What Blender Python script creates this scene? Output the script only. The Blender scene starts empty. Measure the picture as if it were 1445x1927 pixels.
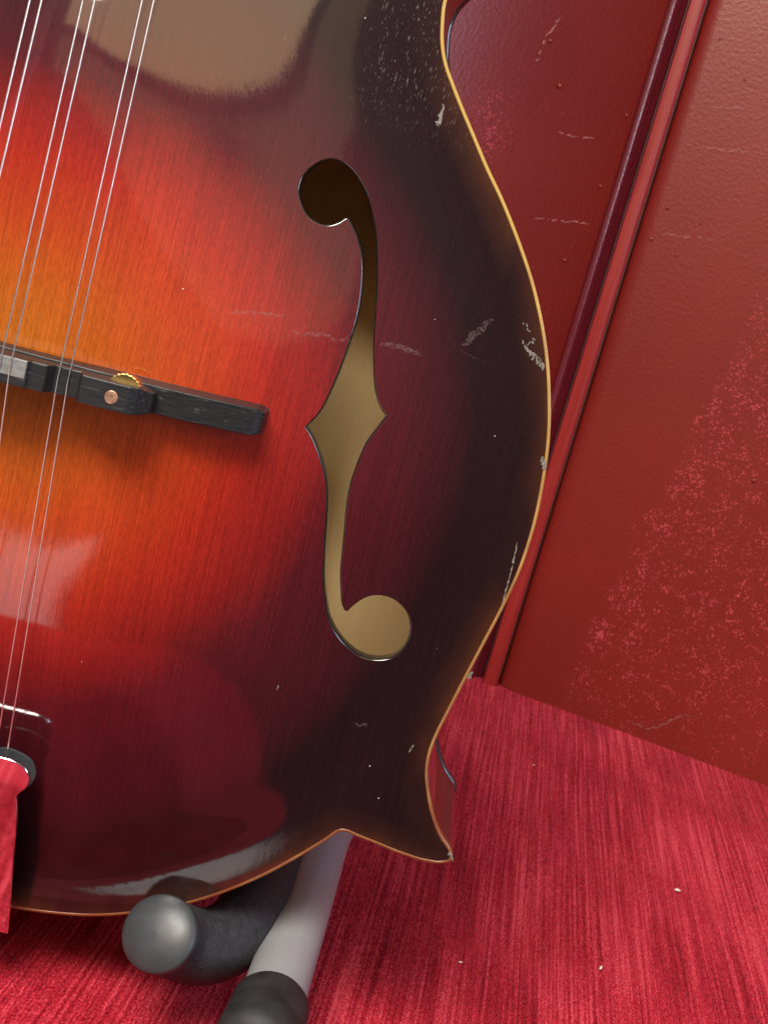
import bpy, bmesh, math, random
import numpy as np
from mathutils import Vector, Matrix, geometry
random.seed(7); np.random.seed(7)
MM = 0.001
scene = bpy.context.scene
COL = scene.collection

# ------------------------------------------------------------------ camera
cd = bpy.data.cameras.new('camera'); cam = bpy.data.objects.new('camera', cd); COL.objects.link(cam)
cam.matrix_world = Matrix(((0.938106, -0.341205, 0.059473, 0.0),
                           (0.117420, 0.151769, -0.981417, 0.0),
                           (0.325838, 0.927656, 0.182440, 0.204),
                           (0, 0, 0, 1)))
cd.sensor_fit = 'VERTICAL'; cd.sensor_height = 24.0; cd.lens = 24.0 * 2800 / 1927
cd.clip_start = 0.01; cd.clip_end = 20
cd.dof.use_dof = True; cd.dof.focus_distance = 0.345; cd.dof.aperture_fstop = 55.0
scene.camera = cam

# ------------------------------------------------------------------ light
world = bpy.data.worlds.new('World'); scene.world = world; world.use_nodes = True
bg = world.node_tree.nodes['Background']
wt = world.node_tree   # a dim room: pale walls and ceiling above, darker floor below
_tc = wt.nodes.new('ShaderNodeTexCoord'); _sx = wt.nodes.new('ShaderNodeSeparateXYZ'); wt.links.new(_tc.outputs['Generated'], _sx.inputs[0])
_cr = wt.nodes.new('ShaderNodeValToRGB'); _mr = wt.nodes.new('ShaderNodeMapRange'); _mr.inputs['From Min'].default_value = -0.25; _mr.inputs['From Max'].default_value = 0.45
wt.links.new(_sx.outputs[2], _mr.inputs['Value']); wt.links.new(_mr.outputs[0], _cr.inputs[0]); wt.links.new(_cr.outputs[0], bg.inputs['Color'])
_cr.color_ramp.elements[0].color = (0.07, 0.062, 0.070, 1); _cr.color_ramp.elements[1].color = (0.46, 0.42, 0.44, 1)
bg.inputs['Strength'].default_value = 0.62

def area_light(name, loc, target, sx, sy, power, color):
    l = bpy.data.lights.new(name, 'AREA'); l.shape = 'RECTANGLE'; l.size = sx; l.size_y = sy
    l.energy = power; l.color = color
    o = bpy.data.objects.new(name, l); COL.objects.link(o)
    o.location = loc
    o.rotation_euler = (Vector(target) - Vector(loc)).to_track_quat('-Z', 'Y').to_euler()
    return o
area_light('window_key_light', (-0.38, -0.60, 1.15), (0.0, 0.40, 0.10), 0.66, 0.44, 36.0, (1.0, 0.95, 0.88))
area_light('warm_window_light', (-0.05, -0.70, 0.92), (-0.05, 1.0, 0.92), 1.10, 0.60, 6.0, (1.0, 0.66, 0.34))
area_light('low_front_panel', (-0.47, -0.70, -0.80), (-0.47, 1.0, -0.80), 0.72, 1.16, 4.9, (1.0, 0.93, 0.90))  # unseen low panel, shaped for the pale reflections in the lacquer
area_light('haze_panel_light', (-0.05, -0.70, 0.49), (-0.05, 1.0, 0.49), 1.10, 0.15, 0.30, (1.0, 0.66, 0.36))  # dim unseen panel, added for the haze below the warm reflection
area_light('sky_window_light', (1.00, -0.35, 0.55), (0.0, 0.5, 0.15), 0.25, 0.32, 5.5, (0.62, 0.74, 1.0))

vs = scene.view_settings
vs.view_transform = 'Standard'; vs.look = 'None'; vs.exposure = 0.0; vs.gamma = 1.0; vs.use_curve_mapping = False
scene.cycles.use_denoising = True
scene.cycles.max_bounces = 10
scene.cycles.sample_clamp_indirect = 6.0

# ------------------------------------------------------------------ instrument outline and arch (mm)
RIGHT=[(22,172),(23,164),(26,156),(36,141),(50,130),(66,123.5),(80,120.5),(88.5,119.6),(91.2,117.3),(89,113.6),(82.5,108.5),(77.5,104),(74.6,99.8),
(73.7,95.6),(74.3,90.8),(75.4,86.6),(77.0,83.1),(79.4,79.6),(82.9,74.9),(86.9,69.8),(91.3,64.2),(95.6,59.2),(99.7,53.9),(103.5,48.6),(106.8,43.6),(109.9,38.1),(112.7,32.4),(115.1,26.6),(117.5,19.3),(119.3,12.5),(120.5,5.6),(121.2,-0.5),(121.7,-7.7),(121.7,-13.6),(121.3,-20.1),(120.4,-26.4),(119.1,-33.2),(117.6,-40.3),(116.1,-47.6),(114.3,-56.6),(113.1,-62.9),(112.7,-67.6),(113.2,-72.0),(114.8,-76.8),(117.3,-82.1),(120.3,-86.5),(123.9,-90.4),(124.2,-92.1),(122.6,-93.3),(118.3,-94.1),(112.6,-93.9),(105.4,-93.0),(100.2,-92.3),(98.3,-92.0),(96.8,-92.4),(95.1,-94.5),(92.6,-97.4),(88.6,-101.8),(83.5,-107.0),(77.8,-112.1),(72.0,-116.6),(63.2,-122.2),(54,-126.6),(45.5,-129.8),(37.3,-131.8),(29.4,-133.1),(20,-134.0),(10,-134.5),(0,-134.7)]
LEFT=[(-x,y) for x,y in RIGHT[::-1] if (y<-92.4 and x<96.9 and x>0) ]+[(-103,-83.5),(-108.5,-73),(-113,-60)]+[(-x,y) for x,y in RIGHT[::-1] if -47.7<y<90 and x>74]+[(-75,90),(-72.5,101),(-66,115),(-52,131),(-37,144),(-26,157),(-23,164),(-22,172)]
OVR=[(22,172),(23,164),(26,157),(37,144),(52,131),(66,115),(72.3,103),(74,93)]+[(x,y) for x,y in RIGHT if -47.7<y<90.9 and x>74]+[(113,-60),(108.5,-73),(103,-83.5),(96.8,-92.4)]+[(x,y) for x,y in RIGHT if y<-92.4 and x<96]
OV=OVR+[(-x,y) for x,y in OVR[::-1] if x>0]
def cr(pts,n=6,closed=True,sharp=()):
    """Catmull-Rom through pts (centripetal-ish); sharp = indices kept as corners"""
    P=np.array(pts,float);N=len(P);out=[]
    rng=range(N) if closed else range(N-1)
    for i in rng:
        p1=P[i];p2=P[(i+1)%N]
        p0=P[(i-1)%N] if (closed or i>0) else p1
        p3=P[(i+2)%N] if (closed or i<N-2) else p2
        L=np.linalg.norm(p2-p1)
        def tang(a,b,c):
            d1=np.linalg.norm(b-a)+1e-9;d2=np.linalg.norm(c-b)+1e-9
            return ((b-a)/d1*d2+(c-b)/d2*d1)/(d1+d2)
        m1=tang(p0,p1,p2)*L if i not in sharp else (p2-p1)
        m2=tang(p1,p2,p3)*L if ((i+1)%N) not in sharp else (p2-p1)
        for k in range(n):
            t=k/n;t2=t*t;t3=t2*t
            out.append((2*t3-3*t2+1)*p1+(t3-2*t2+t)*m1+(-2*t3+3*t2)*p2+(t3-t2)*m2)
    if not closed: out.append(P[-1])
    return np.array(out)
def resample(P,step,closed=True):
    Q=np.vstack([P,P[:1]]) if closed else P
    s=np.r_[0,np.cumsum(np.linalg.norm(np.diff(Q,axis=0),axis=1))]
    n=max(3,int(round(s[-1]/step)))
    t=np.linspace(0,s[-1],n+(0 if closed else 1),endpoint=not closed)
    return np.stack([np.interp(t,s,Q[:,k]) for k in range(Q.shape[1])],1)
def inside(P,x,y):
    c=np.zeros(x.shape,bool);n=len(P)
    for i in range(n):
        x1,y1=P[i];x2,y2=P[(i+1)%n]
        if y1==y2: continue
        k=((y1>y)!=(y2>y))&(x<(x2-x1)*(y-y1)/(y2-y1)+x1)
        c^=k
    return c
def dist(P,x,y,closed=True):
    d=np.full(x.shape,1e9);n=len(P)
    for i in range(n if closed else n-1):
        a=P[i];b=P[(i+1)%n];e=b-a;L=e@e+1e-12
        t=np.clip(((x-a[0])*e[0]+(y-a[1])*e[1])/L,0,1)
        d=np.minimum(d,(x-a[0]-t*e[0])**2+(y-a[1]-t*e[1])**2)
    return np.sqrt(d)
GS=1.25
GX=np.arange(-136,137,GS);GY=np.arange(-146,186,GS)
def blur(A,s):
    r=int(3*s/GS)+1;k=np.exp(-.5*(np.arange(-r,r+1)*GS/s)**2);k/=k.sum()
    B=np.pad(A,r,mode='edge')
    B=np.apply_along_axis(lambda m:np.convolve(m,k,'valid'),0,B)
    return np.apply_along_axis(lambda m:np.convolve(m,k,'valid'),1,B)
def smoothstep(t):
    t=np.clip(t,0,1);return t*t*(3-2*t)
def field():
    ov=resample(cr(OV,4),3.0)
    X,Y=np.meshgrid(GX,GY)
    s=dist(ov,X,Y)*np.where(inside(ov,X,Y),1,-1)
    s=blur(s,2.5)
    z=15.0*smoothstep((s-11)/80.)**1.18-1.3*(0.22+0.78*smoothstep((-88-Y)/24.))*np.exp(-((s-10.5)/5.5)**2)
    z-=0.0052*np.clip(Y-61,0,60)**1.8*smoothstep((s-6)/28.)
    z-=0.0015*np.clip(Y-46,0,60)**2*np.exp(-(X/30.)**2)*smoothstep((150-Y)/40.)
    z=blur(z,2.0)
    return s,z
SF,ZF=field()
DZY,DZX=np.gradient(ZF,GS)
def samp(A,x,y):
    x=np.asarray(x,float);y=np.asarray(y,float)
    fx=np.clip((x-GX[0])/GS,0,len(GX)-1.001);fy=np.clip((y-GY[0])/GS,0,len(GY)-1.001)
    i=fx.astype(int);j=fy.astype(int);a=fx-i;b=fy-j
    return (A[j,i]*(1-a)+A[j,i+1]*a)*(1-b)+(A[j+1,i]*(1-a)+A[j+1,i+1]*a)*b
def zt(x,y): return samp(ZF,x,y)

# ------------------------------------------------------------------ helpers
def link(name, me, mats, parent=None, smooth=True):
    o = bpy.data.objects.new(name, me); COL.objects.link(o)
    for m in (mats if isinstance(mats, (list, tuple)) else [mats]): me.materials.append(m)
    if smooth: me.shade_smooth()
    if parent is not None: o.parent = parent
    return o
def mesh(name, V, Fc):
    me = bpy.data.meshes.new(name); me.from_pydata([tuple(map(float, v)) for v in V], [], Fc); me.update(); return me
def tag(o, label=None, cat=None, group=None, kind=None):
    if label: o['label'] = label
    if cat: o['category'] = cat
    if group: o['group'] = group
    if kind: o['kind'] = kind
    return o
def empty(name, mw):
    o = bpy.data.objects.new(name, None); COL.objects.link(o); o.empty_display_size = 0.02; o.matrix_world = mw; return o
def tube_data(path, rad, n=12, caps=True, up=(0, 0, 1)):
    P = np.array(path, float); N = len(P); R_ = np.broadcast_to(np.asarray(rad, float), (N,))
    T = np.gradient(P, axis=0); T /= np.linalg.norm(T, axis=1)[:, None]
    a = np.array(up, float)
    if abs(T[0] @ a) > .95: a = np.array((1., 0, 0))
    X = np.cross(T[0], a); X /= np.linalg.norm(X); V = []; F_ = []
    for i in range(N):
        X = X - T[i] * (X @ T[i]); X /= np.linalg.norm(X); Y = np.cross(T[i], X)
        for k in range(n):
            t = 2 * math.pi * k / n
            V.append(P[i] + R_[i] * (math.cos(t) * X + math.sin(t) * Y))
    for i in range(N - 1):
        for k in range(n):
            k2 = (k + 1) % n
            F_.append((i * n + k, i * n + k2, (i + 1) * n + k2, (i + 1) * n + k))
    if caps:
        F_.append(tuple(range(n))[::-1]); F_.append(tuple((N - 1) * n + k for k in range(n)))
    return V, F_
def bevel(me, w, seg=2, angle=0.6):
    bm = bmesh.new(); bm.from_mesh(me)
    ed = [e for e in bm.edges if len(e.link_faces) == 2 and e.calc_face_angle() > angle]
    bmesh.ops.bevel(bm, geom=ed, offset=w, segments=seg, affect='EDGES', profile=0.5)
    bmesh.ops.recalc_face_normals(bm, faces=bm.faces)
    bm.to_mesh(me); bm.free(); me.update()
def prism(name, poly, z0, z1, bev=0.0, seg=2):
    """poly in local mm (u,v); extruded z0..z1 (numbers or functions)"""
    n = len(poly)
    f0 = z0 if callable(z0) else (lambda u, v: z0)
    f1 = z1 if callable(z1) else (lambda u, v: z1)
    V = [L(u, v, f0(u, v)) for u, v in poly] + [L(u, v, f1(u, v)) for u, v in poly]
    F_ = [tuple(range(n))[::-1], tuple(range(n, 2 * n))] + [(i, (i + 1) % n, n + (i + 1) % n, n + i) for i in range(n)]
    me = mesh(name, V, F_)
    if bev: bevel(me, bev * MM, seg)
    return me
V0 = 134.7
def L(u, v, z): return (u * MM, (v + V0) * MM, z * MM)

# ------------------------------------------------------------------ materials
class NT:
    def __init__(s, name):
        s.m = bpy.data.materials.new(name); s.m.use_nodes = True
        s.t = s.m.node_tree; s.b = s.t.nodes['Principled BSDF']
    def n(s, typ, **kw):
        q = s.t.nodes.new(typ)
        for k, v in kw.items(): setattr(q, k, v)
        return q
    def l(s, a, b): s.t.links.new(a, b)
    def set(s, **kw):
        for k, v in kw.items(): s.b.inputs[k.replace('_', ' ')].default_value = v
    def val(s, x, sock):
        if hasattr(x, 'is_output') or hasattr(x, 'links'): s.l(x, sock)
        else: sock.default_value = x
    def math(s, op, a, b=0.0, c=None, clamp=False):
        q = s.n('ShaderNodeMath', operation=op, use_clamp=clamp); s.val(a, q.inputs[0]); s.val(b, q.inputs[1])
        if c is not None: s.val(c, q.inputs[2])
        return q.outputs[0]
    def coords(s, scale=(1, 1, 1), rot=(0, 0, 0), loc=(0, 0, 0)):
        tc = s.n('ShaderNodeTexCoord'); mp = s.n('ShaderNodeMapping')
        mp.inputs['Scale'].default_value = scale; mp.inputs['Rotation'].default_value = rot; mp.inputs['Location'].default_value = loc
        s.l(tc.outputs['Object'], mp.inputs['Vector']); return mp.outputs[0]
    def noise(s, vec, scale=1.0, detail=2.0, rough=0.5, dist=0.0):
        q = s.n('ShaderNodeTexNoise'); s.l(vec, q.inputs['Vector'])
        q.inputs['Scale'].default_value = scale; q.inputs['Detail'].default_value = detail
        q.inputs['Roughness'].default_value = rough; q.inputs['Distortion'].default_value = dist
        return q.outputs['Fac']
    def ramp(s, fac, stops, interp='LINEAR'):
        q = s.n('ShaderNodeValToRGB'); s.l(fac, q.inputs[0]); r = q.color_ramp; r.interpolation = interp
        while len(r.elements) < len(stops): r.elements.new(0.5)
        for e, (p, c) in zip(r.elements, stops):
            e.position = p; e.color = (c, c, c, 1) if not isinstance(c, (tuple, list)) else (*c, 1)
        return q.outputs[0]
    def mix(s, fac, a, b, mode='MIX'):
        q = s.n('ShaderNodeMix', data_type='RGBA', blend_type=mode)
        s.val(fac, q.inputs[0])
        for x, i in ((a, 6), (b, 7)):
            if isinstance(x, (tuple, list)): q.inputs[i].default_value = (*x, 1)
            else: s.l(x, q.inputs[i])
        return q.outputs[2]
    def bump(s, h, strength, dist, normal=None):
        q = s.n('ShaderNodeBump'); s.l(h, q.inputs['Height']); q.inputs['Strength'].default_value = strength; q.inputs['Distance'].default_value = dist
        if normal is not None: s.l(normal, q.inputs['Normal'])
        return q.outputs[0]
    def attr(s, name):
        q = s.n('ShaderNodeAttribute', attribute_name=name); return q.outputs['Fac']

def mat_sunburst():
    a = NT('sunburst_lacquer')
    grain = a.noise(a.coords((6000, 700, 1500)), 1.0, 3, 0.6)
    fleck = a.noise(a.coords((4000, 620, 1500), rot=(0, 0, 0.12)), 1.0, 2, 0.55)
    blot = a.noise(a.coords((60, 28, 40)), 1.0, 3, 0.55)
    t = a.math('ADD', a.attr('burst'), a.math('MULTIPLY', a.math('SUBTRACT', blot, 0.5), 0.07))
    t = a.math('ADD', t, a.math('MULTIPLY', a.math('SUBTRACT', grain, 0.5), 0.08))
    lines = a.noise(a.coords((2600, 26, 300), loc=(0.3, 0, 0)), 1.0, 3, 0.6)
    col = a.ramp(t, [(0.0, (0.43, 0.125, 0.010)), (0.17, (0.40, 0.082, 0.008)), (0.31, (0.36, 0.042, 0.007)), (0.45, (0.30, 0.017, 0.007)),
                     (0.54, (0.20, 0.010, 0.008)), (0.64, (0.074, 0.0065, 0.0090)), (0.76, (0.044, 0.0050, 0.0085)), (1.0, (0.012, 0.0030, 0.0042))])
    g2 = a.ramp(fleck, [(0.30, 0.80), (0.50, 1.0), (0.72, 1.20)])
    col = a.mix(1.0, col, g2, 'MULTIPLY')
    col = a.mix(1.0, col, a.ramp(lines, [(0.32, 0.76), (0.52, 1.0), (0.72, 1.16)]), 'MULTIPLY')
    # thin brown lacquer along the rim
    rim = a.math('MULTIPLY', a.ramp(a.math('DIVIDE', a.attr('rim'), 10.0), [(0.0, 1.0), (0.32, 0.35), (0.7, 0.0)]), a.ramp(blot, [(0.40, 0.15), (0.65, 1.0)]))
    col = a.mix(rim, col, (0.070, 0.021, 0.006))
    # light glints painted as pale flecks on the grain of the upper bout
    fl = a.noise(a.coords((2900, 620, 900), rot=(0, 0, -0.10), loc=(3.3, 1.7, 0)), 1.0, 3, 0.65)
    wm = a.math('MULTIPLY', a.ramp(fl, [(0.61, 0.0), (0.72, 0.5)]), a.attr('glint'))
    col = a.mix(wm, col, (0.30, 0.29, 0.25))
    # dust
    vo = a.n('ShaderNodeTexVoronoi'); a.l(a.coords((260, 260, 260)), vo.inputs['Vector'])
    vo.inputs['Scale'].default_value = 1.0
    sep = a.n('ShaderNodeSeparateColor'); a.l(vo.outputs['Color'], sep.inputs[0])
    sp = a.math('MULTIPLY', a.math('LESS_THAN', vo.outputs['Distance'], 0.042), a.math('GREATER_THAN', sep.outputs[0], 0.92))
    col = a.mix(a.math('MULTIPLY', sp, 0.75), col, (0.62, 0.60, 0.56))
    a.l(col, a.b.inputs['Base Color'])
    wav = a.noise(a.coords((300, 95, 100)), 1.0, 3, 0.5)
    hgt = a.math('ADD', a.math('MULTIPLY', grain, 0.35), wav)
    cn = a.bump(hgt, 0.24, 0.00010)
    a.l(cn, a.b.inputs['Coat Normal'])
    a.l(a.bump(a.math('ADD', fleck, grain), 0.10, 0.0002), a.b.inputs['Normal'])
    a.set(Roughness=0.5, Specular_IOR_Level=0.06, Coat_Weight=1.0, Coat_Roughness=0.055, Coat_IOR=1.6)
    return a.m
def mat_simple(name, col, rough=0.5, metal=0.0, coat=0.0, spec=0.5, var=0.0, vscale=(200, 200, 200), bstr=0.0, bscale=(400, 400, 400), bdist=0.0003, coat_r=0.05):
    a = NT(name); a.set(Roughness=rough, Metallic=metal, Coat_Weight=coat, Specular_IOR_Level=spec, Coat_Roughness=coat_r)
    if var:
        nz = a.noise(a.coords(vscale), 1.0, 4, 0.6)
        k = a.ramp(nz, [(0.25, 1 - var), (0.75, 1 + var)])
        a.l(a.mix(1.0, col, k, 'MULTIPLY'), a.b.inputs['Base Color'])
        a.l(a.math('ADD', a.math('MULTIPLY', a.math('SUBTRACT', nz, 0.5), 0.25), rough), a.b.inputs['Roughness'])
    else: a.set(Base_Color=(*col, 1))
    if bstr: a.l(a.bump(a.noise(a.coords(bscale), 1.0, 4, 0.6), bstr, bdist), a.b.inputs['Normal'])
    return a.m
def mat_binding():
    a = NT('aged_binding')
    tc = a.n('ShaderNodeTexCoord'); sx = a.n('ShaderNodeSeparateXYZ'); a.l(tc.outputs['Object'], sx.inputs[0])
    nz = a.noise(a.coords((130, 130, 130)), 1.0, 4, 0.6)
    t = a.math('ADD', a.math('MULTIPLY', sx.outputs[1], 4.0), a.math('MULTIPLY', a.math('SUBTRACT', nz, 0.5), 0.7))
    col = a.ramp(t, [(0.0, (0.16, 0.040, 0.010)), (0.20, (0.20, 0.078, 0.026)), (0.48, (0.33, 0.185, 0.06)), (0.75, (0.44, 0.285, 0.07)), (1.0, (0.44, 0.29, 0.075))])
    a.l(col, a.b.inputs['Base Color']); a.set(Roughness=0.3, Coat_Weight=0.6, Coat_Roughness=0.1)
    return a.m
def mat_interior():
    a = NT('bare_maple')
    nz = a.noise(a.coords((500, 60, 100)), 1.0, 4, 0.6); n2 = a.noise(a.coords((1800, 1800, 1800)), 1.0, 2, 0.5); n3 = a.noise(a.coords((40, 40, 40)), 1.0, 3)
    col = a.ramp(a.math('ADD', a.math('MULTIPLY', nz, 0.5), a.math('MULTIPLY', n3, 0.5)), [(0.3, (0.88, 0.60, 0.27)), (0.7, (0.95, 0.70, 0.34))])
    col = a.mix(a.ramp(n2, [(0.70, 0.0), (0.76, 0.45)]), col, (0.30, 0.19, 0.08))
    a.l(col, a.b.inputs['Base Color']); a.set(Roughness=0.75, Specular_IOR_Level=0.2)
    return a.m
def mat_velvet():
    a = NT('red_velvet')
    st1 = a.noise(a.coords((950, 9, 1)), 1.0, 3, 0.6); st2 = a.noise(a.coords((130, 9, 1), loc=(4, 2, 0)), 1.0, 3, 0.6)
    big = a.noise(a.coords((16, 11, 1), rot=(0, 0, 0.4)), 1.0, 2, 0.5)
    sp = a.noise(a.coords((1700, 1200, 900)), 1.0, 2, 0.7)
    v = a.math('ADD', a.math('MULTIPLY', st1, 0.86), a.math('MULTIPLY', st2, 0.30))
    v = a.math('ADD', v, a.math('SUBTRACT', a.math('MULTIPLY', big, 0.30), 0.185))
    v = a.math('ADD', v, a.math('MULTIPLY', a.math('SUBTRACT', sp, 0.5), 0.9))
    col = a.ramp(v, [(0.30, (0.155, 0.0025, 0.010)), (0.46, (0.32, 0.007, 0.020)), (0.58, (0.48, 0.019, 0.040)), (0.75, (0.72, 0.085, 0.12))])
    a.l(col, a.b.inputs['Base Color'])
    a.l(a.bump(a.math('ADD', sp, a.math('MULTIPLY', st1, 0.5)), 0.8, 0.0006), a.b.inputs['Normal'])
    a.set(Roughness=0.85, Specular_IOR_Level=0.1, Sheen_Weight=0.5, Sheen_Roughness=0.22, Sheen_Tint=(1.0, 0.36, 0.42, 1))
    return a.m
def mat_wall():
    a = NT('red_gloss_paint')
    tc = a.n('ShaderNodeTexCoord'); sx = a.n('ShaderNodeSeparateXYZ'); a.l(tc.outputs['Object'], sx.inputs[0])
    X, Z = sx.outputs[0], sx.outputs[2]
    peb = a.noise(a.coords((560, 560, 560)), 1.0, 2, 0.5); fine = a.noise(a.coords((1400, 1400, 1400)), 1.0, 2, 0.5); big = a.noise(a.coords((9, 9, 9)), 1.0, 3)
    base = a.ramp(big, [(0.3, (0.165, 0.0115, 0.0075)), (0.7, (0.205, 0.0160, 0.0110))])
    # seat's glossy reflection painted as pink specks: right of a slanting line, and a patch by the instrument's shoulder
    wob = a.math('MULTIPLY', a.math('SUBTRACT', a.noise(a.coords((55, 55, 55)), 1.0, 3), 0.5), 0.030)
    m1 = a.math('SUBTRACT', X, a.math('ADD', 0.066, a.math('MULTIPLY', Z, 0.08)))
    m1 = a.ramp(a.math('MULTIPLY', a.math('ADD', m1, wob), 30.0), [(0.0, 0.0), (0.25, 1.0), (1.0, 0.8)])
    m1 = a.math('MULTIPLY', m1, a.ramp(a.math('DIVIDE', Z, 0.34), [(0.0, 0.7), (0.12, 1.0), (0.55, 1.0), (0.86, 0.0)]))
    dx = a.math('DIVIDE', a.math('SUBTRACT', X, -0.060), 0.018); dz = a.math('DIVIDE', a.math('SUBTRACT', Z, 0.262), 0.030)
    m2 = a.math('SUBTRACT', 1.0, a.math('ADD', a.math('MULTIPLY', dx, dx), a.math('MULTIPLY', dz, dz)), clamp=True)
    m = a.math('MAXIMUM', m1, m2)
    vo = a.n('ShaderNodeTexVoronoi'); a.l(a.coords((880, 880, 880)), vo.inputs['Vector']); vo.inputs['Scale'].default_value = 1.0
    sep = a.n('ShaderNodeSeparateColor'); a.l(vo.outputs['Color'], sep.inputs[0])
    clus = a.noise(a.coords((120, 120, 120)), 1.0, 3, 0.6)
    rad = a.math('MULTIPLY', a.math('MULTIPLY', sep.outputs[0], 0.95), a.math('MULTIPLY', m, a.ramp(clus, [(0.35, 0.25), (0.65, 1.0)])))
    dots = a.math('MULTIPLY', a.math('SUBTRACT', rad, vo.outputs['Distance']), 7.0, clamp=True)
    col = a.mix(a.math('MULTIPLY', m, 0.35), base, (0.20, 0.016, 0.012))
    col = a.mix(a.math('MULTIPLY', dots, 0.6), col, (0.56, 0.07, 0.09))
    a.l(col, a.b.inputs['Base Color'])
    hgt = a.math('ADD', a.math('MULTIPLY', peb, 1.0), a.math('MULTIPLY', fine, 0.25))
    a.l(a.bump(hgt, 0.24, 0.0005), a.b.inputs['Normal'])
    a.set(Roughness=0.34, Specular_IOR_Level=0.5)
    return a.m
def mat_faint():
    a = NT('faint_scratch'); a.set(Base_Color=(0.30, 0.20, 0.20, 1), Roughness=0.6)
    nz = a.noise(a.coords((2600, 2600, 2600)), 1.0, 3, 0.7)
    a.l(a.ramp(nz, [(0.42, 0.0), (0.74, 0.40)]), a.b.inputs['Alpha']); return a.m
def mat_ebony():
    a = NT('ebony')
    g = a.noise(a.coords((140, 2200, 1500)), 1.0, 3, 0.6)
    a.l(a.ramp(g, [(0.35, (0.007, 0.007, 0.008)), (0.64, (0.017, 0.018, 0.019)), (0.76, (0.14, 0.14, 0.13))]), a.b.inputs['Base Color'])
    a.l(a.bump(g, 0.35, 0.0002), a.b.inputs['Normal']); a.set(Roughness=0.40, Specular_IOR_Level=0.42)
    return a.m
M_TOP = mat_sunburst(); M_BIND = mat_binding(); M_IN = mat_interior(); M_IN2 = mat_simple('shaded_spruce', (0.52, 0.35, 0.15), 0.8, var=0.2); M_EBONY = mat_ebony()
M_SIDE = mat_simple('side_lacquer', (0.030, 0.006, 0.007), 0.35, coat=1.0, var=0.4, vscale=(60, 60, 300), coat_r=0.04)
M_HOLE = mat_simple('f_hole_black_edge', (0.012, 0.010, 0.010), 0.13, spec=1.0, var=0.5, vscale=(700, 700, 700))
M_STRING = mat_simple('steel_string', (0.90, 0.86, 0.80), 0.32, metal=1.0)
M_BRASS = mat_simple('brass', (0.85, 0.58, 0.20), 0.25, metal=1.0)
M_COPPER = mat_simple('copper_screw', (0.62, 0.36, 0.24), 0.42, metal=1.0, var=0.35, vscale=(1500, 1500, 1500))
M_CHROME = mat_simple('polished_nickel', (0.86, 0.83, 0.82), 0.07, metal=1.0)
M_FOAM = mat_simple('black_foam', (0.022, 0.023, 0.027), 0.62, spec=0.45, var=0.45, vscale=(500, 500, 500), bstr=0.6, bscale=(1300, 1300, 1300), bdist=0.0004)
M_CAP = mat_simple('black_plastic_cap', (0.036, 0.041, 0.044), 0.40, spec=0.5, var=0.10, vscale=(250, 250, 250))
M_RUBBER = mat_simple('black_rubber', (0.016, 0.016, 0.016), 0.6, spec=0.4, var=0.6, vscale=(160, 160, 160), bstr=0.1)
M_TUBE = mat_simple('grey_painted_tube', (0.245, 0.245, 0.255), 0.42, spec=0.5, var=0.05, vscale=(900, 900, 900))
M_SCR = mat_simple('bare_scratch', (0.40, 0.36, 0.33), 0.6)
M_SCR2 = mat_faint()
M_CHIP = mat_simple('chipped_lacquer', (0.165, 0.155, 0.125), 0.5, var=0.4, vscale=(1500, 1500, 1500))
M_WSCR = mat_simple('wall_scratch', (0.27, 0.065, 0.055), 0.6)
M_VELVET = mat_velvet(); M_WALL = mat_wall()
M_NECK = mat_simple('neck_lacquer', (0.05, 0.012, 0.010), 0.3, coat=1.0)
M_LINT = mat_simple('pale_lint', (0.75, 0.70, 0.62), 0.8)

# ------------------------------------------------------------------ the setting
# velvet seat: one cushion top with a rounded front edge
def seat():
    xs = np.concatenate([np.linspace(-0.9, -0.2, 22), np.linspace(-0.19, 0.35, 136), np.linspace(0.37, 0.95, 20)])
    ys = np.linspace(0.250, 0.765, 134)
    prof = [(0.195, -0.30), (0.195, -0.10), (0.195, -0.05)] + [(0.215 - 0.02 * math.cos(t), -0.02 + 0.02 * math.sin(t)) for t in np.linspace(0.15, math.pi / 2, 9)]
    rows = prof + [(y, 0.0) for y in ys]
    rng = np.random.RandomState(3); ph = rng.rand(6, 3) * 6.28
    V = []; F_ = []
    for (y, z) in rows:
        for x in xs:
            w = 0.0
            if y > 0.245:
                for k in range(6):
                    w += math.sin(x * (18 + 9 * k) + ph[k, 0]) * math.sin(y * (9 + 6 * k) + ph[k, 1]) * 0.0011 / (1 + k * .6)
                w *= min(1.0, max(0.1, (0.745 - y) / 0.05))
            V.append((x, y, z + w * min(1, max(0, (y - .22) / .05))))
    n = len(xs)
    for j in range(len(rows) - 1):
        for i in range(n - 1): F_.append((j * n + i, j * n + i + 1, (j + 1) * n + i + 1, (j + 1) * n + i))
    return link('seat', mesh('seat', V, F_), M_VELVET)
seat_o = seat()
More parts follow.
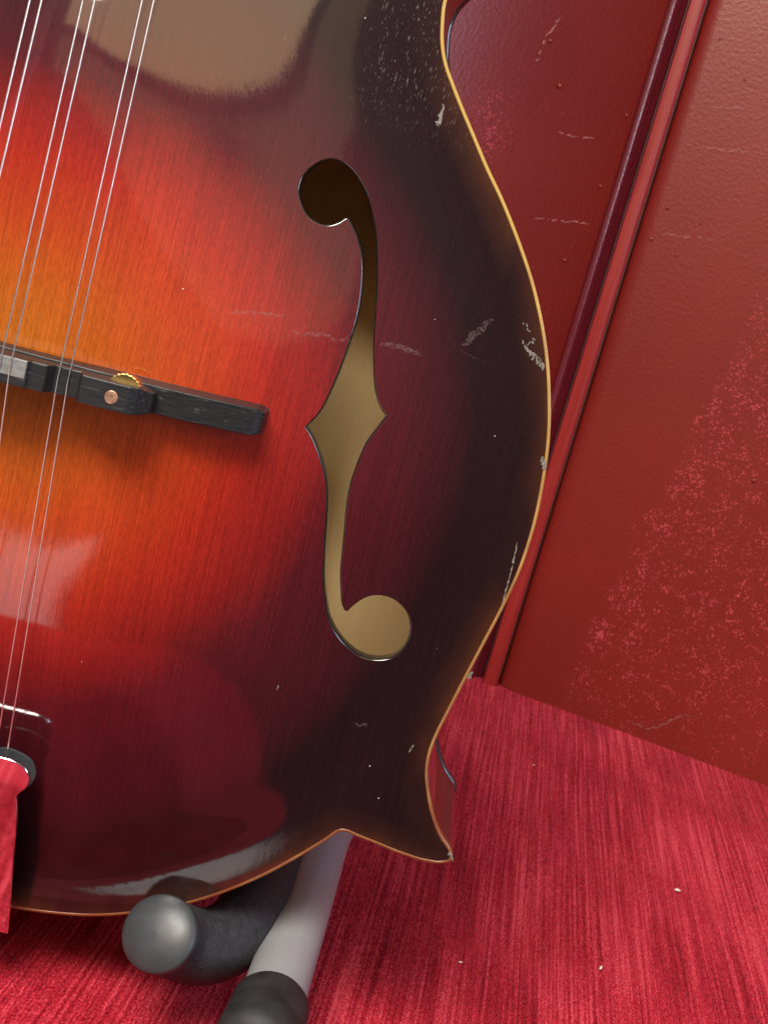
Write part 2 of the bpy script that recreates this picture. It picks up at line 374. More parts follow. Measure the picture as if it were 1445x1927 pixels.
def pile(parent, count=420000):
    # short velvet fibres standing on the part of the seat near the stand, one triangle each
    rg = np.random.RandomState(11)
    x = rg.uniform(-0.10, 0.30, count); y = 0.250 + 0.494 * rg.rand(count) ** 1.25
    n = count; ph = np.random.RandomState(3).rand(6, 3) * 6.28; z = np.zeros(n)
    for k in range(6): z += np.sin(x * (18 + 9 * k) + ph[k, 0]) * np.sin(y * (9 + 6 * k) + ph[k, 1]) * 0.0011 / (1 + k * .6)
    z *= np.clip((0.745 - y) / 0.05, 0.1, 1.0) * np.clip((y - .22) / .05, 0, 1)
    hgt = rg.uniform(0.0006, 0.0012, n); wd = rg.uniform(0.00010, 0.00020, n); ang = rg.uniform(0, 6.283, n)
    lean = 0.35 * np.sin(x * 610 + 2.0 * np.sin(x * 173)) + rg.normal(0, 0.45, n); lean2 = rg.normal(0.25, 0.45, n)
    P = np.stack([x, y, z - 0.0001], 1); side = np.stack([np.cos(ang) * wd, np.sin(ang) * wd, np.zeros(n)], 1)
    tip = P + np.stack([lean * hgt, lean2 * hgt, hgt], 1)
    V = np.empty((n, 3, 3)); V[:, 0] = P - side; V[:, 1] = P + side; V[:, 2] = tip
    me = bpy.data.meshes.new('pile'); me.vertices.add(3 * n); me.vertices.foreach_set('co', V.ravel())
    me.loops.add(3 * n); me.loops.foreach_set('vertex_index', np.arange(3 * n, dtype=np.int32))
    me.polygons.add(n); me.polygons.foreach_set('loop_start', np.arange(0, 3 * n, 3, dtype=np.int32))
    me.update(calc_edges=True); me.validate()
    return tag(link('pile', me, M_VELVET, parent, smooth=False), kind='stuff')
pile(seat_o)
tag(seat_o, 'crimson velvet bench seat with streaky brushed nap under the stand', 'seat', kind='structure')

# painted wall: two panels and a bead moulding between them
WY = 0.745
def bead_x(z): return 0.0355 - 0.0205 * z / 0.348
def wall():
    zs = np.concatenate([np.linspace(-0.30, -0.02, 4), np.linspace(0.0, 0.40, 41), np.linspace(0.45, 1.0, 6)])
    w = empty('wall', Matrix.Translation((0, WY, 0)))
    def sheet(name, prof, mat):
        V = []; F_ = []; n = len(prof)
        for z in zs:
            for px, py in prof:
                V.append(((px if abs(px) > 0.3 else bead_x(z) + px), py, z))
        for j in range(len(zs) - 1):
            for i in range(n - 1): F_.append((j * n + i, j * n + i + 1, (j + 1) * n + i + 1, (j + 1) * n + i))
        return link(name, mesh(name, V, F_), mat, w)
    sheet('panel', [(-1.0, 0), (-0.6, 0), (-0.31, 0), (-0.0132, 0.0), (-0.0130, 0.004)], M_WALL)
    sheet('cove_moulding', [(-0.0131, 0.003), (-0.0130, -0.0004), (-0.0126, -0.0012), (-0.0119, -0.0018), (-0.0110, -0.0021), (-0.0101, -0.0018), (-0.0094, -0.0011), (-0.0085, 0.0004), (-0.0074, 0.0020), (-0.0060, 0.0036), (-0.0044, 0.0050), (-0.0040, 0.010)], M_EDGE)
    b = [(-0.0039, 0.009), (-0.0037, -0.001), (-0.0036, -0.0030), (-0.0034, -0.0034), (-0.0031, -0.00355), (0.0008, -0.0039), (0.0012, -0.0039), (0.0016, -0.0038), (0.0031, -0.0028), (0.0035, -0.0024), (0.0037, -0.0018), (0.0039, 0.0005), (0.0042, 0.009)]
    sheet('bead_moulding', b, M_BEAD)
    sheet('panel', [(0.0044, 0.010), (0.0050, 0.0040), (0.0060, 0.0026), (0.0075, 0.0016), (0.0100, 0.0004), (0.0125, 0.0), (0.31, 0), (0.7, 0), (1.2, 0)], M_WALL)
    return w
M_EDGE = mat_simple('glossy_red_cove', (0.13, 0.012, 0.020), 0.24, spec=1.0, var=0.15, vscale=(500, 500, 30), bstr=0.30, bscale=(700, 700, 260), bdist=0.0004)
M_BEAD = mat_simple('red_bead_paint', (0.27, 0.018, 0.015), 0.36, spec=0.5, var=0.12, vscale=(400, 400, 20), bstr=0.12, bscale=(500, 500, 60))
wall_o = tag(wall(), 'glossy red painted panelled wall with a bead moulding behind the seat', 'wall', kind='structure')
def blob(name, r, seed, flat=0.6):
    bm = bmesh.new(); bmesh.ops.create_icosphere(bm, subdivisions=2, radius=r); rg = random.Random(seed)
    for v in bm.verts: v.co *= 1 + rg.uniform(-.18, .18); v.co.y *= flat
    me = bpy.data.meshes.new(name); bm.to_mesh(me); bm.free(); return me
nib_mesh = None
NIBS = [(-0.0449, 0.3095, 1.0), (-0.0333, 0.2912, 1.2), (0.0016, 0.2884, 0.8), (0.0014, 0.2532, 0.9), (0.0355, 0.2536, 0.9), (-0.0025, 0.2142, 0.9), (0.0335, 0.2374, 0.8), (0.0307, 0.3353, 0.7), (0.0483, 0.3213, 0.7), (0.0531, 0.2521, 0.6), (-0.0159, 0.2055, 0.7), (0.0475, 0.2341, 0.7), (-0.0217, 0.2811, 0.5), (-0.0275, 0.2792, 0.5), (-0.0224, 0.2518, 0.5), (0.1223, 0.1436, 1.1)]   # x, z on the wall, size
for i, (x, z, s) in enumerate(NIBS):
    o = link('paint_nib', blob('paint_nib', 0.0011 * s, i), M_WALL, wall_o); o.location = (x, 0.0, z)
def ribbon2d(path, w, seed, step=0.8, jag=0.5, gap=0.0):
    """jagged thin strip; returns list of quads as point tuples in the path's plane"""
    rg = random.Random(seed); P = resample(cr(path, 6, closed=False), step, closed=False); Q = []
    P = P + np.array([[rg.gauss(0, jag * w), rg.gauss(0, jag * w)] for _ in P])
    T = np.gradient(P, axis=0); T /= np.linalg.norm(T, axis=1)[:, None] + 1e-9; N = np.stack([-T[:, 1], T[:, 0]], 1)
    n = len(P); ws = [w * (0.25 + rg.random()) * math.sin(math.pi * (i + .6) / (n + .2)) ** .5 for i in range(n)]
    for i in range(n - 1):
        if rg.random() < gap: continue
        Q.append((P[i] - N[i] * ws[i] / 2, P[i + 1] - N[i + 1] * ws[i + 1] / 2, P[i + 1] + N[i + 1] * ws[i + 1] / 2, P[i] + N[i] * ws[i] / 2))
    return Q
WSCR = [[(-0.0257, 0.2706), (-0.0199, 0.271), (-0.0149, 0.2721), (-0.0094, 0.2734)], [(0.0318, 0.2846), (0.0383, 0.2852), (0.0468, 0.2873), (0.0555, 0.2891), (0.0715, 0.2924)], [(0.0329, 0.3027), (0.0436, 0.306), (0.0635, 0.3129)], [(-0.0488, 0.2944), (-0.0473, 0.3014), (-0.0471, 0.3119), (-0.043, 0.3227)], [(-0.0247, 0.2282), (-0.0095, 0.2318), (0.003, 0.235)], [(0.035, 0.2406), (0.0486, 0.2439), (0.0636, 0.2472)], [(0.1074, 0.0078), (0.1179, 0.0065), (0.1249, 0.0107), (0.134, 0.0203), (0.1402, 0.0206)]]
for k, pth in enumerate(WSCR):
    Q = ribbon2d(pth, 0.0010, 40 + k, 0.0014, 0.45, 0.18)
    V = [(p[0], -0.00025, p[1]) for q in Q for p in q]
    link('scratch', mesh('scratch', V, [tuple(range(4 * i, 4 * i + 4)) for i in range(len(Q))]), M_WSCR, wall_o)

# ------------------------------------------------------------------ mandolin
ROOT = Matrix(((0.995024, -0.080791, 0.058303, -0.097891), (0.056463, -0.024868, -0.998095, 0.328716), (0.082087, 0.996421, -0.020182, 0.015873), (0, 0, 0, 1)))
mando = tag(empty('mandolin', ROOT), 'sunburst mandolin with f-holes and pointed lower corner, held up on the stand', 'mandolin')
FH = [(57.74, 58.02), (54.45, 55.78), (52.69, 52.66), (52.58, 49.9), (53.76, 47.13), (55.6, 44.92), (58.24, 43.73), (60.96, 43.84), (62.99, 45.06), (64.23, 46.42), (65.51, 45.11), (67.28, 42.81), (68.81, 40.09), (69.89, 36.83), (70.82, 32.34), (71.37, 26.1), (71.2, 21.5), (70.69, 15.38), (69.89, 9.7), (68.67, 4.51), (66.46, 0.53), (67.93, -0.84), (69.91, -3.44), (71.72, -6.35), (73.49, -9.79), (74.81, -13.86), (75.69, -18.07), (76.55, -23.3), (77.42, -28.05), (78.43, -32.88), (80.13, -38.07), (81.75, -41.79), (84.48, -45.29), (87.5, -47.69), (91.26, -49.25), (95.13, -49.15), (98.21, -47.83), (100.09, -45.59), (100.96, -42.29), (100.56, -38.78), (99.13, -36.13), (96.71, -34.21), (94.05, -33.35), (91.23, -33.51), (89.04, -34.42), (87.47, -35.83), (86.03, -37.78), (85.29, -39.08), (84.33, -37.66), (83.16, -34.32), (82.13, -30.52), (81.25, -24.78), (80.57, -19.93), (79.77, -14.73), (79.43, -9.49), (79.83, -4.56), (80.58, -0.09), (82.0, 3.54), (83.42, 6.92), (81.62, 8.68), (79.62, 11.96), (78.07, 16.64), (76.49, 22.77), (75.6, 27.61), (74.16, 34.77), (72.74, 40.25), (71.22, 44.98), (69.47, 48.81), (67.33, 52.53), (65.08, 55.04), (62.7, 56.98), (60.46, 57.91)]
SHARP_FH = [i for i, p in enumerate(FH) if i in (9, 20, 47, 58)]
hole_r = resample(cr(FH, 8, sharp=SHARP_FH), 0.55)
hole_l = hole_r[::-1] * np.array([-1, 1])
OUT = resample(cr(RIGHT + LEFT, 6), 1.0)
def offset(P, d):
    T = np.roll(P, -1, 0) - np.roll(P, 1, 0); T /= np.linalg.norm(T, axis=1)[:, None]
    return P + np.stack([-T[:, 1], T[:, 0]], 1) * d
# outline runs clockwise: left normal points outward
AREA = 0.5 * np.sum(OUT[:, 0] * np.roll(OUT[:, 1], -1) - np.roll(OUT[:, 0], -1) * OUT[:, 1])
SG = 1.0 if AREA < 0 else -1.0
def plate(edge, holes, step):
    pts = [tuple(p) for p in edge]; ed = [(i, (i + 1) % len(edge)) for i in range(len(edge))]
    for hh in holes:
        b = len(pts); pts += [tuple(p) for p in hh]; ed += [(b + i, b + (i + 1) % len(hh)) for i in range(len(hh))]
    gx, gy = [], []
    for j, y in enumerate(np.arange(-134, 172, step * .866)):
        for x in np.arange(-124, 126, step): gx.append(x + (step / 2 if j % 2 else 0)); gy.append(y)
    gx = np.array(gx); gy = np.array(gy)
    ok = inside(edge, gx, gy) & (dist(edge, gx, gy) > step * .6)
    for hh in holes: ok &= ~inside(hh, gx, gy) & (dist(hh, gx, gy) > step * .45)
    pts += list(zip(gx[ok], gy[ok]))
    r = geometry.delaunay_2d_cdt([Vector(p) for p in pts], ed, [], 0, 1e-5)
    v2 = np.array([tuple(v) for v in r[0]]); fs = np.array([f for f in r[2]])
    c = v2[fs].mean(1); k = inside(edge, c[:, 0], c[:, 1])
    for hh in holes: k &= ~inside(hh, c[:, 0], c[:, 1])
    fs = fs[k]
    a = v2[fs]; cr_ = (a[:, 1, 0] - a[:, 0, 0]) * (a[:, 2, 1] - a[:, 0, 1]) - (a[:, 2, 0] - a[:, 0, 0]) * (a[:, 1, 1] - a[:, 0, 1])
    fs[cr_ < 0] = fs[cr_ < 0][:, ::-1]
    return v2, fs
v2, fs = plate(offset(OUT, -0.68 * SG), [hole_r, hole_l], 1.9)
zt_ = zt(v2[:, 0], v2[:, 1]); nn = np.stack([-samp(DZX, v2[:, 0], v2[:, 1]), -samp(DZY, v2[:, 0], v2[:, 1]), np.ones(len(v2))], 1); nn /= np.linalg.norm(nn, axis=1)[:, None]
n = len(v2); TH = 3.4
V = [L(u, v, z) for (u, v), z in zip(v2, zt_)] + [L(u, v, z - TH) for (u, v), z in zip(v2, zt_)]
F_ = [tuple(int(i) for i in f) for f in fs] + [tuple(int(i) + n for i in f[::-1]) for f in fs]
me = mesh('top_plate', V, F_)
at = me.attributes.new('burst', 'FLOAT', 'POINT'); s_ = samp(SF, v2[:, 0], v2[:, 1])
rr = np.hypot(v2[:, 0], v2[:, 1] * np.where(v2[:, 1] > 0, 1.25, 0.95)) / 122.0 + 0.26 * (1 - smoothstep((s_ - 3) / 30.0))
at.data.foreach_set('value', np.r_[rr, rr].astype(np.float32))
at = me.attributes.new('rim', 'FLOAT', 'POINT'); rim_ = dist(OUT[::2], v2[:, 0], v2[:, 1]); at.data.foreach_set('value', np.r_[rim_, rim_].astype(np.float32))
at = me.attributes.new('glint', 'FLOAT', 'POINT')
wr = smoothstep((v2[:, 0] - 56) / 9) * smoothstep((v2[:, 1] - 62) / 16) * smoothstep((118 - v2[:, 1]) / 12)
at.data.foreach_set('value', np.r_[wr, wr].astype(np.float32))
top = link('top_plate', me, [M_TOP, M_IN2], mando)
mi = np.zeros(len(me.polygons), dtype=np.int32); mi[len(fs):] = 1; me.polygons.foreach_set('material_index', mi)
me.normals_split_custom_set_from_vertices([tuple(x) for x in np.vstack([nn, -nn])])
for hh in (hole_r, hole_l):
    m = len(hh); z = zt(hh[:, 0], hh[:, 1])
    c0 = hh.mean(0); ar = 0.5 * np.sum(hh[:, 0] * np.roll(hh[:, 1], -1) - np.roll(hh[:, 0], -1) * hh[:, 1]); sg = -1 if ar > 0 else 1
    rings = [(0.0, 0.0), (-0.10, -0.03), (-0.24, -0.14), (-0.33, -0.32), (-0.36, -1.2), (-0.36, -TH)]
    V = []; F_ = []
    for o_, dz in rings:
        q = offset(hh, sg * o_); V += [L(a, b, zz + dz) for (a, b), zz in zip(q, z)]
    for k in range(len(rings) - 1):
        for i in range(m):
            j = (i + 1) % m; F_.append((k * m + i, k * m + j, (k + 1) * m + j, (k + 1) * m + i))
    link('f_hole_edge', mesh('f_hole_edge', V, F_), M_HOLE, top)
# binding
def sweep(name, prof, mat, parent, base=OUT):
    V = []; F_ = []; m = len(base)
    for o_, z in prof:
        V += [L(a, b, z) for a, b in offset(base, o_ * SG)]
    k_ = len(prof)
    for k in range(k_ - 1):
        for i in range(m):
            j = (i + 1) % m; F_.append((k * m + i, k * m + j, (k + 1) * m + j, (k + 1) * m + i))
    me = mesh(name, V, F_)
    bm = bmesh.new(); bm.from_mesh(me); bmesh.ops.recalc_face_normals(bm, faces=bm.faces); bm.to_mesh(me); bm.free()
    return link(name, me, mat, parent)
sweep('binding', [(-0.80, -0.4), (-0.76, 0.04), (-0.62, 0.11), (-0.28, 0.11), (-0.08, 0.02), (0.0, -0.4), (0.0, -3.2), (-0.5, -3.4)], M_BIND, mando)
side = sweep('side', [(-0.5, -2.9), (-0.45, -8), (-0.4, -42.0), (-0.4, -42.6)], M_SIDE, mando)
sweep('side_lining', [(-2.6, -3.0), (-2.6, -43.0)], M_IN2, side)
# back: arched outwards
b2, bf = plate(offset(OUT, -0.8 * SG), [], 5.0)
zb = np.clip(zt(b2[:, 0], b2[:, 1]), -0.3, None) * 0.8; n = len(b2)
V = [L(u, v, -42.6 - z) for (u, v), z in zip(b2, zb)] + [L(u, v, -46.4 - z) for (u, v), z in zip(b2, zb)]
F_ = [tuple(int(i) for i in f) for f in bf] + [tuple(int(i) + n for i in f[::-1]) for f in bf]
me = mesh('back_plate', V, F_); back = link('back_plate', me, [M_IN, M_SIDE], mando)
mi = np.zeros(len(me.polygons), dtype=np.int32); mi[len(bf):] = 1; me.polygons.foreach_set('material_index', mi)
sweep('back_edge', [(-0.8, -42.5), (-0.3, -42.5), (0.0, -42.9), (0.1, -44.0), (0.0, -45.6), (-0.8, -46.5)], M_SIDE, back)

# marks on the lacquer
def scratch(path, w, seed, mat, step=0.7, jag=0.5, gap=0.1, lift=0.05):
    Q = ribbon2d(path, w, seed, step, jag, gap); V = [L(p[0], p[1], float(zt(p[0], p[1])) + lift) for q in Q for p in q]
    link('scratch', mesh('scratch', V, [tuple(range(4 * i, 4 * i + 4)) for i in range(len(Q))]), mat, top)
scratch([(58.91, 20.38), (62.42, 20.28), (65.14, 21.05), (69.32, 20.75), (70.76, 22.04)], 1.0, 1, M_SCR2, 0.5, 0.2, 0.0)
scratch([(77.58, 21.79), (80.72, 22.55), (83.83, 22.12), (87.43, 22.16)], 1.2, 2, M_SCR2, 0.5, 0.18, 0.0)
scratch([(95.38, 25.49), (97.22, 28.6), (99.0, 30.98), (100.38, 33.5)], 1.5, 3, M_SCR2, 0.45, 0.18, 0.0)
scratch([(92.47, 26.43), (97.17, 24.25), (103.3, 24.0)], 0.12, 4, M_SCR2, 0.8, 0.4, 0.2)
scratch([(106.74, 34.92), (108.77, 32.8), (110.22, 31.02), (109.35, 29.34)], 0.6, 5, M_CHIP, 0.4, 0.35, 0.2)
for k, pp in enumerate([[(107.92, 30.17), (109.44, 28.16)], [(108.84, 29.45), (110.65, 27.27)], [(109.99, 28.79), (111.64, 26.32)], [(110.96, 28.32), (112.5, 25.82)], [(111.94, 27.85), (113.41, 25.57)], [(113.09, 27.18), (114.1, 25.27)]]):
    scratch([pp[0], ((pp[0][0] + pp[1][0]) / 2 + .2, (pp[0][1] + pp[1][1]) / 2), pp[1]], 0.55, 60 + k, M_CHIP, 0.35, 0.35, 0.05)
scratch([(118.8, -13.72), (119.16, -18.72), (119.3, -23.82), (119.27, -29.25)], 0.42, 7, M_CHIP, 0.5, 0.15, 0.05)
scratch([(78.17, 73.99), (78.23, 71.5), (78.48, 69.62)], 0.9, 8, M_CHIP, 0.4, 0.4, 0.1)
scratch([(74.47, -60.06), (74.41, -61.44)], 0.4, 9, M_CHIP, 0.3, 0.12, 0.0)
scratch([(94.01, -65.04), (95.52, -65.46), (96.71, -64.6)], 0.7, 10, M_SCR2, 0.4, 0.3, 0.0)
scratch([(107.66, -68.79), (108.28, -66.72)], 0.35, 11, M_CHIP, 0.4, 0.15, 0.0)
scratch([(44.95, 20.99), (52.57, 22.6), (57.08, 22.99)], 0.9, 12, M_SCR2, 0.6, 0.2, 0.0)
scratch([(119.12, 6.22), (119.78, 5.16), (119.93, 3.7)], 0.9, 13, M_CHIP, 0.3, 0.3, 0.0, 0.30)
scratch([(116.62, -46.07), (116.61, -47.0), (116.34, -47.87)], 0.9, 14, M_CHIP, 0.3, 0.3, 0.0, 0.30)
scratch([(123.11, -89.92), (123.74, -90.85), (123.7, -91.7)], 0.9, 15, M_CHIP, 0.3, 0.3, 0.0, 0.30)

# bridge
bridge = empty('bridge', Matrix()); bridge.parent = mando
def Z(u, v): return float(zt(u, v))
half = [(60.2, -2.6), (60.5, 1.0), (60.0, 3.4), (56, 3.6), (38, 3.45), (20, 3.3), (0, 3.2)]
top_e = [(u, v) for u, v in half][::-1]
poly = [(-u, v) for u, v in half] + [(u, v) for u, v in top_e[1:]] + [(u, -2.6) for u in (58, 50, 38, 20, 0, -20, -38, -50, -58)]
# base: low bar with rounded feet
us = np.concatenate([[-58.4, -57.8, -56.8], np.linspace(-54, 54, 29), [56.8, 57.8, 58.4]])
def base_h(u):
    e = abs(u); t = 7.9
    if e > 56: t = 7.9 - 0.9 * ((e - 56) / 2.4) ** 2
    return t
V = []; F_ = []
for u in us:
    w0, w1 = (-2.5, 3.5)
    if abs(u) > 57.5: w0, w1 = w0 + .5, w1 - .5
    zb_ = [Z(u, w0) + 0.02, Z(u, w1) + 0.02]; ht = Z(u, 0.5) + base_h(u)
    if abs(u) < 24: zb_ = [zb_[0] + 2.2 * (1 - (abs(u) / 24) ** 4), zb_[1] + 2.2 * (1 - (abs(u) / 24) ** 4)]
    V += [L(u, w0, zb_[0]), L(u, w1, zb_[1]), L(u, w1, ht), L(u, w0, ht)]
k_ = len(us)
for i in range(k_ - 1):
    for a in range(4): F_.append((4 * i + a, 4 * i + (a + 1) % 4, 4 * i + 4 + (a + 1) % 4, 4 * i + 4 + a))
F_ += [(3, 2, 1, 0), tuple(4 * (k_ - 1) + a for a in range(4))]
me = mesh('bridge_base', V, F_); bevel(me, 0.28 * MM, 2, 0.7); link('bridge_base', me, M_EBONY, bridge, smooth=False)
# saddle: top line in (u, z) with the notch for the treble course
def saddle():
    tops = [(-36.2, 26.6), (-33.5, 29.2), (-32, 29.8), (-23, 30.0), (-21.5, 30.0), (-20.6, 26.8), (-15.0, 26.6), (-14.0, 30.0), (-4, 30.3), (3.6, 30.4), (10.4, 30.4), (10.9, 29.7), (14.2, 29.6), (15.3, 26.8), (20.6, 26.6), (21.6, 29.8), (27, 29.9), (31.8, 29.8), (33.4, 29.0), (36.2, 26.2)]
    V = []; F_ = []
    for u, zz in tops:
        lo = Z(u, .3) + 8.35
        a0, a1 = -2.75, 3.05
        if abs(u) > 35: a0, a1 = -2.0, 2.3
        V += [L(u, a0, lo), L(u, a1, lo), L(u, a1, zz), L(u, a0, zz)]
    k_ = len(tops)
    for i in range(k_ - 1):
        for a in range(4): F_.append((4 * i + a, 4 * i + (a + 1) % 4, 4 * i + 4 + (a + 1) % 4, 4 * i + 4 + a))
    F_ += [(3, 2, 1, 0), tuple(4 * (k_ - 1) + a for a in range(4))]
    me = mesh('saddle', V, F_); bevel(me, 0.22 * MM, 2, 0.45); return link('saddle', me, M_EBONY, bridge, smooth=False)
sd = saddle()
# string crest: narrow raised ridges the strings cross
def crest(u0, u1, v0, v1, z0, z1):
    me = prism('string_crest', [(u0, v0), (u1, v0), (u1, v1), (u0, v1)], z0, z1, 0.2); link('string_crest', me, M_BONE, bridge, smooth=False)
M_BONE = mat_simple('worn_ebony_crest', (0.17, 0.175, 0.17), 0.42, var=0.3, vscale=(500, 1500, 500))
crest(4.2, 10.2, -0.9, 2.95, 29.9, 30.62); crest(-10.2, -4.2, -0.9, 2.95, 29.9, 30.62)
def cyl(name, u, v, z0, z1, r, nseg, mat, parent, knurl=0.0, bev=0.15):
    poly = [(u + (r - (knurl if k % 2 else 0)) * math.cos(2 * math.pi * k / nseg), v + (r - (knurl if k % 2 else 0)) * math.sin(2 * math.pi * k / nseg)) for k in range(nseg)]
    return link(name, prism(name, poly, z0, z1, bev), mat, parent, smooth=False)
for sgn in (1, -1):
    u = 28.4 * sgn
    cyl('thumbwheel', u + 0.6 * sgn, 0.2, Z(u, 0) + 7.95, Z(u, 0) + 8.3, 1.5, 12, M_BRASS, bridge)
    cyl('thumbwheel', u + 1.3 * sgn, 1.0, 23.4, 25.6, 3.9, 48, M_BRASS, bridge, 0.16)
    cyl('post_screw', u, 0.0, 28.5, 30.02, 1.42, 24, M_COPPER, bridge, bev=0.12)

# strings: nut to saddle to tailpiece
courses = [  # u at v=-91, at bridge, at v=77, radius, saddle z, crest v
    (16.9, 17.2, 16.5, 0.16, 26.95, 1.0), (5.4, 5.9, 5.9, 0.18, 30.75, 1.2), (-5.2, -5.4, -4.4, 0.23, 30.75, 1.2), (-16.0, -16.8, -14.9, 0.42, 26.95, 1.0)]
for (ut, ub, un, r, zs_, vc) in courses:
    for d_, dt in ((-1.1, -1.35), (1.1, 1.35)):
        sl = (un + d_ * 1.05 - ub - d_) / 77.0
        pts = [(ut + dt, -98.5, 10.2), (ut + dt, -91.0, 11.0), (ub + d_, vc - 1.2, zs_ - 0.1 + r), (ub + d_, vc, zs_ + r)]
        for vv in (40, 80, 120, 200, 344): pts.append((ub + d_ + sl * vv * (1 if vv < 121 else 0.92), vv, zs_ + r - 0.088 * vv))
        P = np.array([L(*p) for p in pts]); Vv, Ff = tube_data(P, r * MM, 10)
        link('string', mesh('string', Vv, Ff), M_STRING, mando)

# tailpiece: polished cover plate on a scalloped base
tp = empty('tailpiece', Matrix()); tp.parent = mando
edge = [(a + 0.6 * (a > 5), b + 1.4) for a, b in [(0, -90.9), (8, -91.0), (17, -91.2), (20.2, -91.3), (22.6, -92.0), (24.1, -93.5), (24.6, -95.4), (24.2, -97.2), (23.0, -98.8), (22.4, -100.0), (22.7, -101.5), (23.2, -104), (24.2, -115), (25.3, -126), (26.0, -133.2), (26.2, -136.8)]]
poly = [tuple(p) for p in cr(edge, 5, closed=False)]
full = poly + [(-u, v) for u, v in poly[::-1] if u > 0.01]
zc = lambda u, v: 14.2 + (v + 91) * 0.12
link('cover_plate', prism('cover_plate', full, lambda u, v: zc(u, v) - 1.1, zc, 0.3, 3), M_CHROME, tp, smooth=False)
sc = [(0, -81.5), (6, -81.8), (10.5, -83.4), (13.2, -86.4), (14.4, -90.4), (17, -89.6), (20.5, -89.8), (23.8, -91.2), (25.3, -94.3), (24.4, -97.4), (22.0, -99.6), (21.2, -102), (21.4, -112), (22.6, -126), (23.2, -134.0)]
polyb = [tuple(p) for p in cr(sc, 4, closed=False)]
fullb = polyb + [(-u, v) for u, v in polyb[::-1] if u > 0.01]
for u in (-17.5, -15, -6.6, -4, 4, 6.6, 15, 17.6):
    cyl('string_hook', u, -99.5, 9.4, 11.4, 0.8, 12, M_CHROME, tp, bev=0.1)
link('base_plate', prism('base_plate', fullb, lambda u, v: 8.4 + (v + 91) * 0.06, lambda u, v: 9.2 + (v + 91) * 0.06, 0.15), M_CAP, tp, smooth=False)  # base coloured black for the shade beneath the cover
link('hinge', prism('hinge', [(-14, -136.2), (14, -136.2), (14, -135.0), (-14, -135.0)], -30, 7.2, 0.3), M_CHROME, tp, smooth=False)

# neck, fingerboard, headstock above the frame
neck = link('neck', prism('neck', [(-22, 171.5), (22, 171.5), (17, 190), (14.5, 344), (-14.5, 344), (-17, 190)], lambda u, v: -22 + (v - 172) * 0.02, lambda u, v: 10 - (v - 172) * 0.085, 3.0, 3), M_NECK, mando)
link('fingerboard', fb := prism('fingerboard', [(-20, 122), (20, 122), (14.5, 344), (-14.5, 344)], lambda u, v: 12.6 - (v - 172) * 0.085, lambda u, v: 17.6 - (v - 172) * 0.085, 0.5), M_EBONY, mando)
fbo = [o for o in mando.children if o.name.startswith('fingerboard')][0]
for k in range(1, 20):
    v = 0.3 + 344 * 2 ** (-k / 12)
    if v < 126: break
    hw = 20 - (v - 122) / 222 * 5.5
    z = 17.6 - (v - 172) * 0.085
    link('fret', prism('fret', [(-hw, v - .6), (hw, v - .6), (hw, v + .6), (-hw, v + .6)], z - 0.2, z + 0.9, 0.3), M_STRING, fbo)
head = link('headstock', prism('headstock', [(-14.5, 345), (14.5, 345), (28, 372), (33, 430), (24, 470), (0, 478), (-24, 470), (-33, 430), (-28, 372)], lambda u, v: -18 - (v - 345) * .25, lambda u, v: -3 - (v - 345) * .25, 1.5), M_NECK, mando)
for k in range(4):
    for s in (-1, 1):
        v = 384 + 22 * k; z = -10 - (v - 345) * .25
        Vv, Ff = tube_data([L(s * 28, v, z), L(s * 44, v, z)], 2 * MM, 10); link('tuner', mesh('tuner', Vv, Ff), M_CHROME, head)

# ------------------------------------------------------------------ stand
ARM = [(-0.04027, 0.31617, 0.032369999999999996), (-0.03631, 0.32039999999999996, 0.03191), (-0.032850000000000004, 0.32891000000000004, 0.027260000000000003), (-0.027280000000000002, 0.33491000000000004, 0.02479), (-0.022609999999999998, 0.34237, 0.025070000000000002), (-0.019629999999999998, 0.35714, 0.026809999999999997), (-0.01872, 0.37667, 0.027420000000000003), (-0.02038, 0.39638999999999996, 0.02987), (-0.02419, 0.41376999999999997, 0.03694)]
LEG = [(-0.005679999999999999, 0.30673, 0.02237), (-0.00621, 0.32273, 0.02367), (-0.00758, 0.36186, 0.02632), (-0.009380000000000001, 0.40532, 0.03052), (-0.011359999999999999, 0.44648000000000004, 0.03332)]
sx, sy = ARM[-1][0], ARM[-1][1]
stand = tag(empty('instrument_stand', Matrix.Translation((LEG[-1][0] - 0.06, LEG[-1][1] + 0.03, 0.0))), 'folding stand with a light grey tube leg and black foam arms under the mandolin', 'stand')
inv = stand.matrix_world.inverted()
def W(P): return [tuple(inv @ Vector(p)) for p in P]
arm_path = cr(ARM[1:], 10, closed=False)
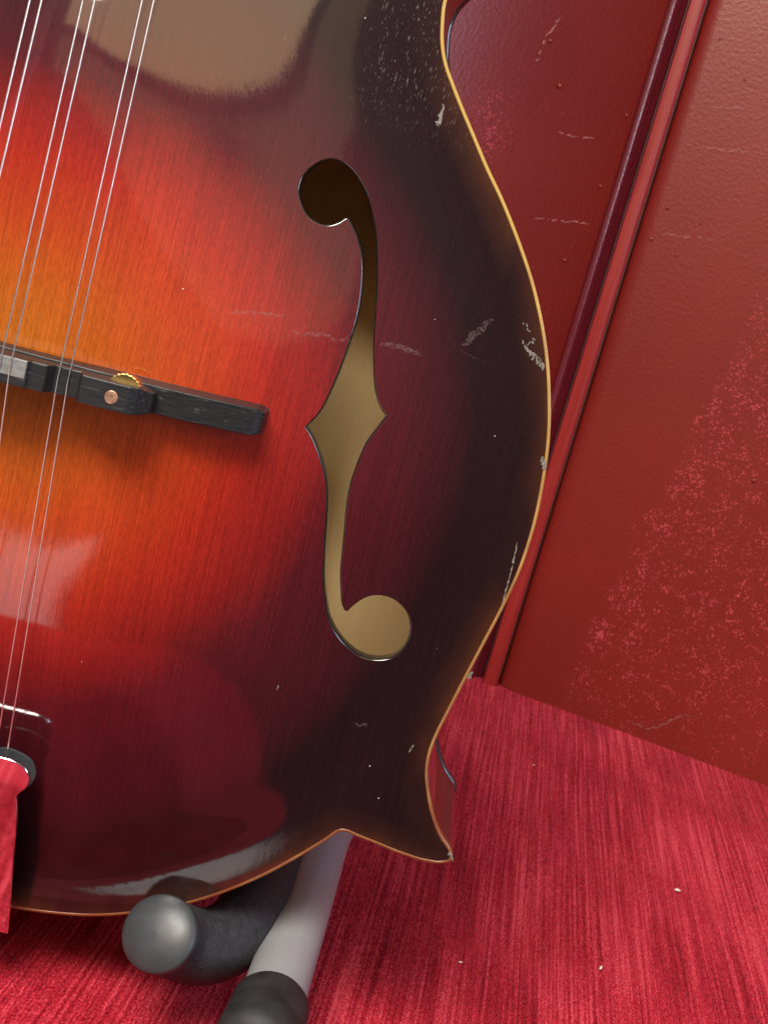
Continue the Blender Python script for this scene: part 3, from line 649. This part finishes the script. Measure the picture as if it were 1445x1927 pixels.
def arm(path, name='arm'):
    n_ = len(path); rg = np.random.RandomState(2)
    rad = np.interp(np.linspace(0, 1, n_), [0, .04, .18, .3, .45, .7, 1.0], [.0087, .0089, .0091, .0092, .0092, .0088, .0085])
    Vv, Ff = tube_data(W(path), rad, 40); a_ = link(name, mesh(name, Vv, Ff), M_FOAM, stand)
    # end cap: shallow dome with a lip
    p0 = np.array(path[0]); ax = p0 - np.array(path[2]); ax /= np.linalg.norm(ax)
    prof = [(-.0030, .0089), (-.0004, .00915), (.0002, .0091), (.0006, .0087), (.0012, .0076), (.0019, .0056), (.0023, .0033), (.0025, .0002)]
    pp = [p0 + ax * a for a, _ in prof]; rr_ = [r for _, r in prof]
    T = ax; X = np.cross(T, (0, 0, 1.)); X /= np.linalg.norm(X); Y = np.cross(T, X); Vv = []; Ff = []
    for P_, r in zip(pp, rr_):
        for k in range(40):
            t = 2 * math.pi * k / 40; Vv.append(P_ + r * (math.cos(t) * X + math.sin(t) * Y))
    for i in range(len(prof) - 1):
        for k in range(40): Ff.append((i * 40 + k, i * 40 + (k + 1) % 40, i * 40 + 40 + (k + 1) % 40, i * 40 + 40 + k))
    Ff.append(tuple((len(prof) - 1) * 40 + k for k in range(40)))
    me = mesh('end_cap', W(Vv), Ff)
    bm = bmesh.new(); bm.from_mesh(me); bmesh.ops.recalc_face_normals(bm, faces=bm.faces); bm.to_mesh(me); bm.free()
    link('end_cap', me, M_CAP, a_)
arm(arm_path)
HUB = np.array(LEG[-1]) + np.array((-0.052, 0.032, 0.012))
mir = [(2 * HUB[0] - p[0] - 0.0, p[1] - 0.004, p[2]) for p in arm_path]
arm(np.array(mir))
for e_ in (arm_path[-1], mir[-1]):
    Vv, Ff = tube_data(W(cr([e_, ((e_[0] + HUB[0]) / 2, e_[1] + .02, HUB[2] + .006), HUB], 8, closed=False)), .006, 16); link('bracket', mesh('bracket', Vv, Ff), M_TUBE, stand)
leg_path = cr(LEG[1:] + [tuple(HUB)], 6, closed=False)
n_ = len(leg_path); rad = np.interp(np.linspace(0, 1, n_), [0, 1], [.0079, .0066])
Vv, Ff = tube_data(W(leg_path), rad, 40); link('leg', mesh('leg', Vv, Ff), M_TUBE, stand)
f0, f1 = np.array(LEG[0]), np.array(LEG[1]); fd = f1 - f0; fd /= np.linalg.norm(fd); fz = f1 + fd * .0005
foot = [(fz, .0082), (fz, .0089), (fz - fd * .0008, .0093), (fz - fd * .010, .0098), (f0, .0104), (f0 - fd * .004, .0098), (f0 - fd * .0055, .006)]
Vv, Ff = tube_data(W([f + fd * 1e-6 * -i for i, (f, _) in enumerate(foot)]), [r for _, r in foot], 40); link('rubber_foot', mesh('rubber_foot', Vv, Ff), M_RUBBER, stand)
for dx, dy in ((-0.115, -0.09), (-0.02, 0.16)):
    e_ = HUB + np.array((dx, dy, 0)); e_[2] = 0.009
    Vv, Ff = tube_data(W([HUB, e_]), [.0066, .0078], 20); link('leg', mesh('leg', Vv, Ff), M_TUBE, stand)
    g_ = e_ + (e_ - HUB) / np.linalg.norm(e_ - HUB) * .025; g_[2] = 0.0095
    Vv, Ff = tube_data(W([e_, g_]), .0095, 20); link('rubber_foot', mesh('rubber_foot', Vv, Ff), M_RUBBER, stand)
Vv, Ff = tube_data(W([HUB + np.array((0, 0, -.014)), HUB + np.array((0, 0.004, .03))]), .011, 24); link('hub', mesh('hub', Vv, Ff), M_RUBBER, stand)

# ------------------------------------------------------------------ crumbs and lint on the velvet
CRUMBS = [(0.1215, 0.5535, 1.0, 'cream crumb on the open velvet nearest the wall of the larger two'), (0.0879, 0.4608, 1.0, 'cream crumb on the velvet near the lower picture edge'), (0.0366, 0.6568, 0.9, 'dark lint tuft on the velvet just below the wall by the mandolin edge'), (0.0418, 0.4278, 0.5, 'tiny white speck on the velvet right of the grey tube leg'), (0.0612, 0.6382, 0.6, 'small pale lint fleck on the velvet between mandolin corner and wall')]
for k, (x, y, s, lab) in enumerate(CRUMBS):
    me = blob('crumb', 0.0008 * s, 100 + k, 0.8); o = link('crumb', me, M_LINT if k != 2 else M_FOAM); o.location = (x, y, 0.0012); o.scale = (1.7, 0.7, 0.6); o.rotation_euler = (0, 0, 0.3 + k)
    tag(o, lab, 'crumb', 'crumbs and lint on the seat')
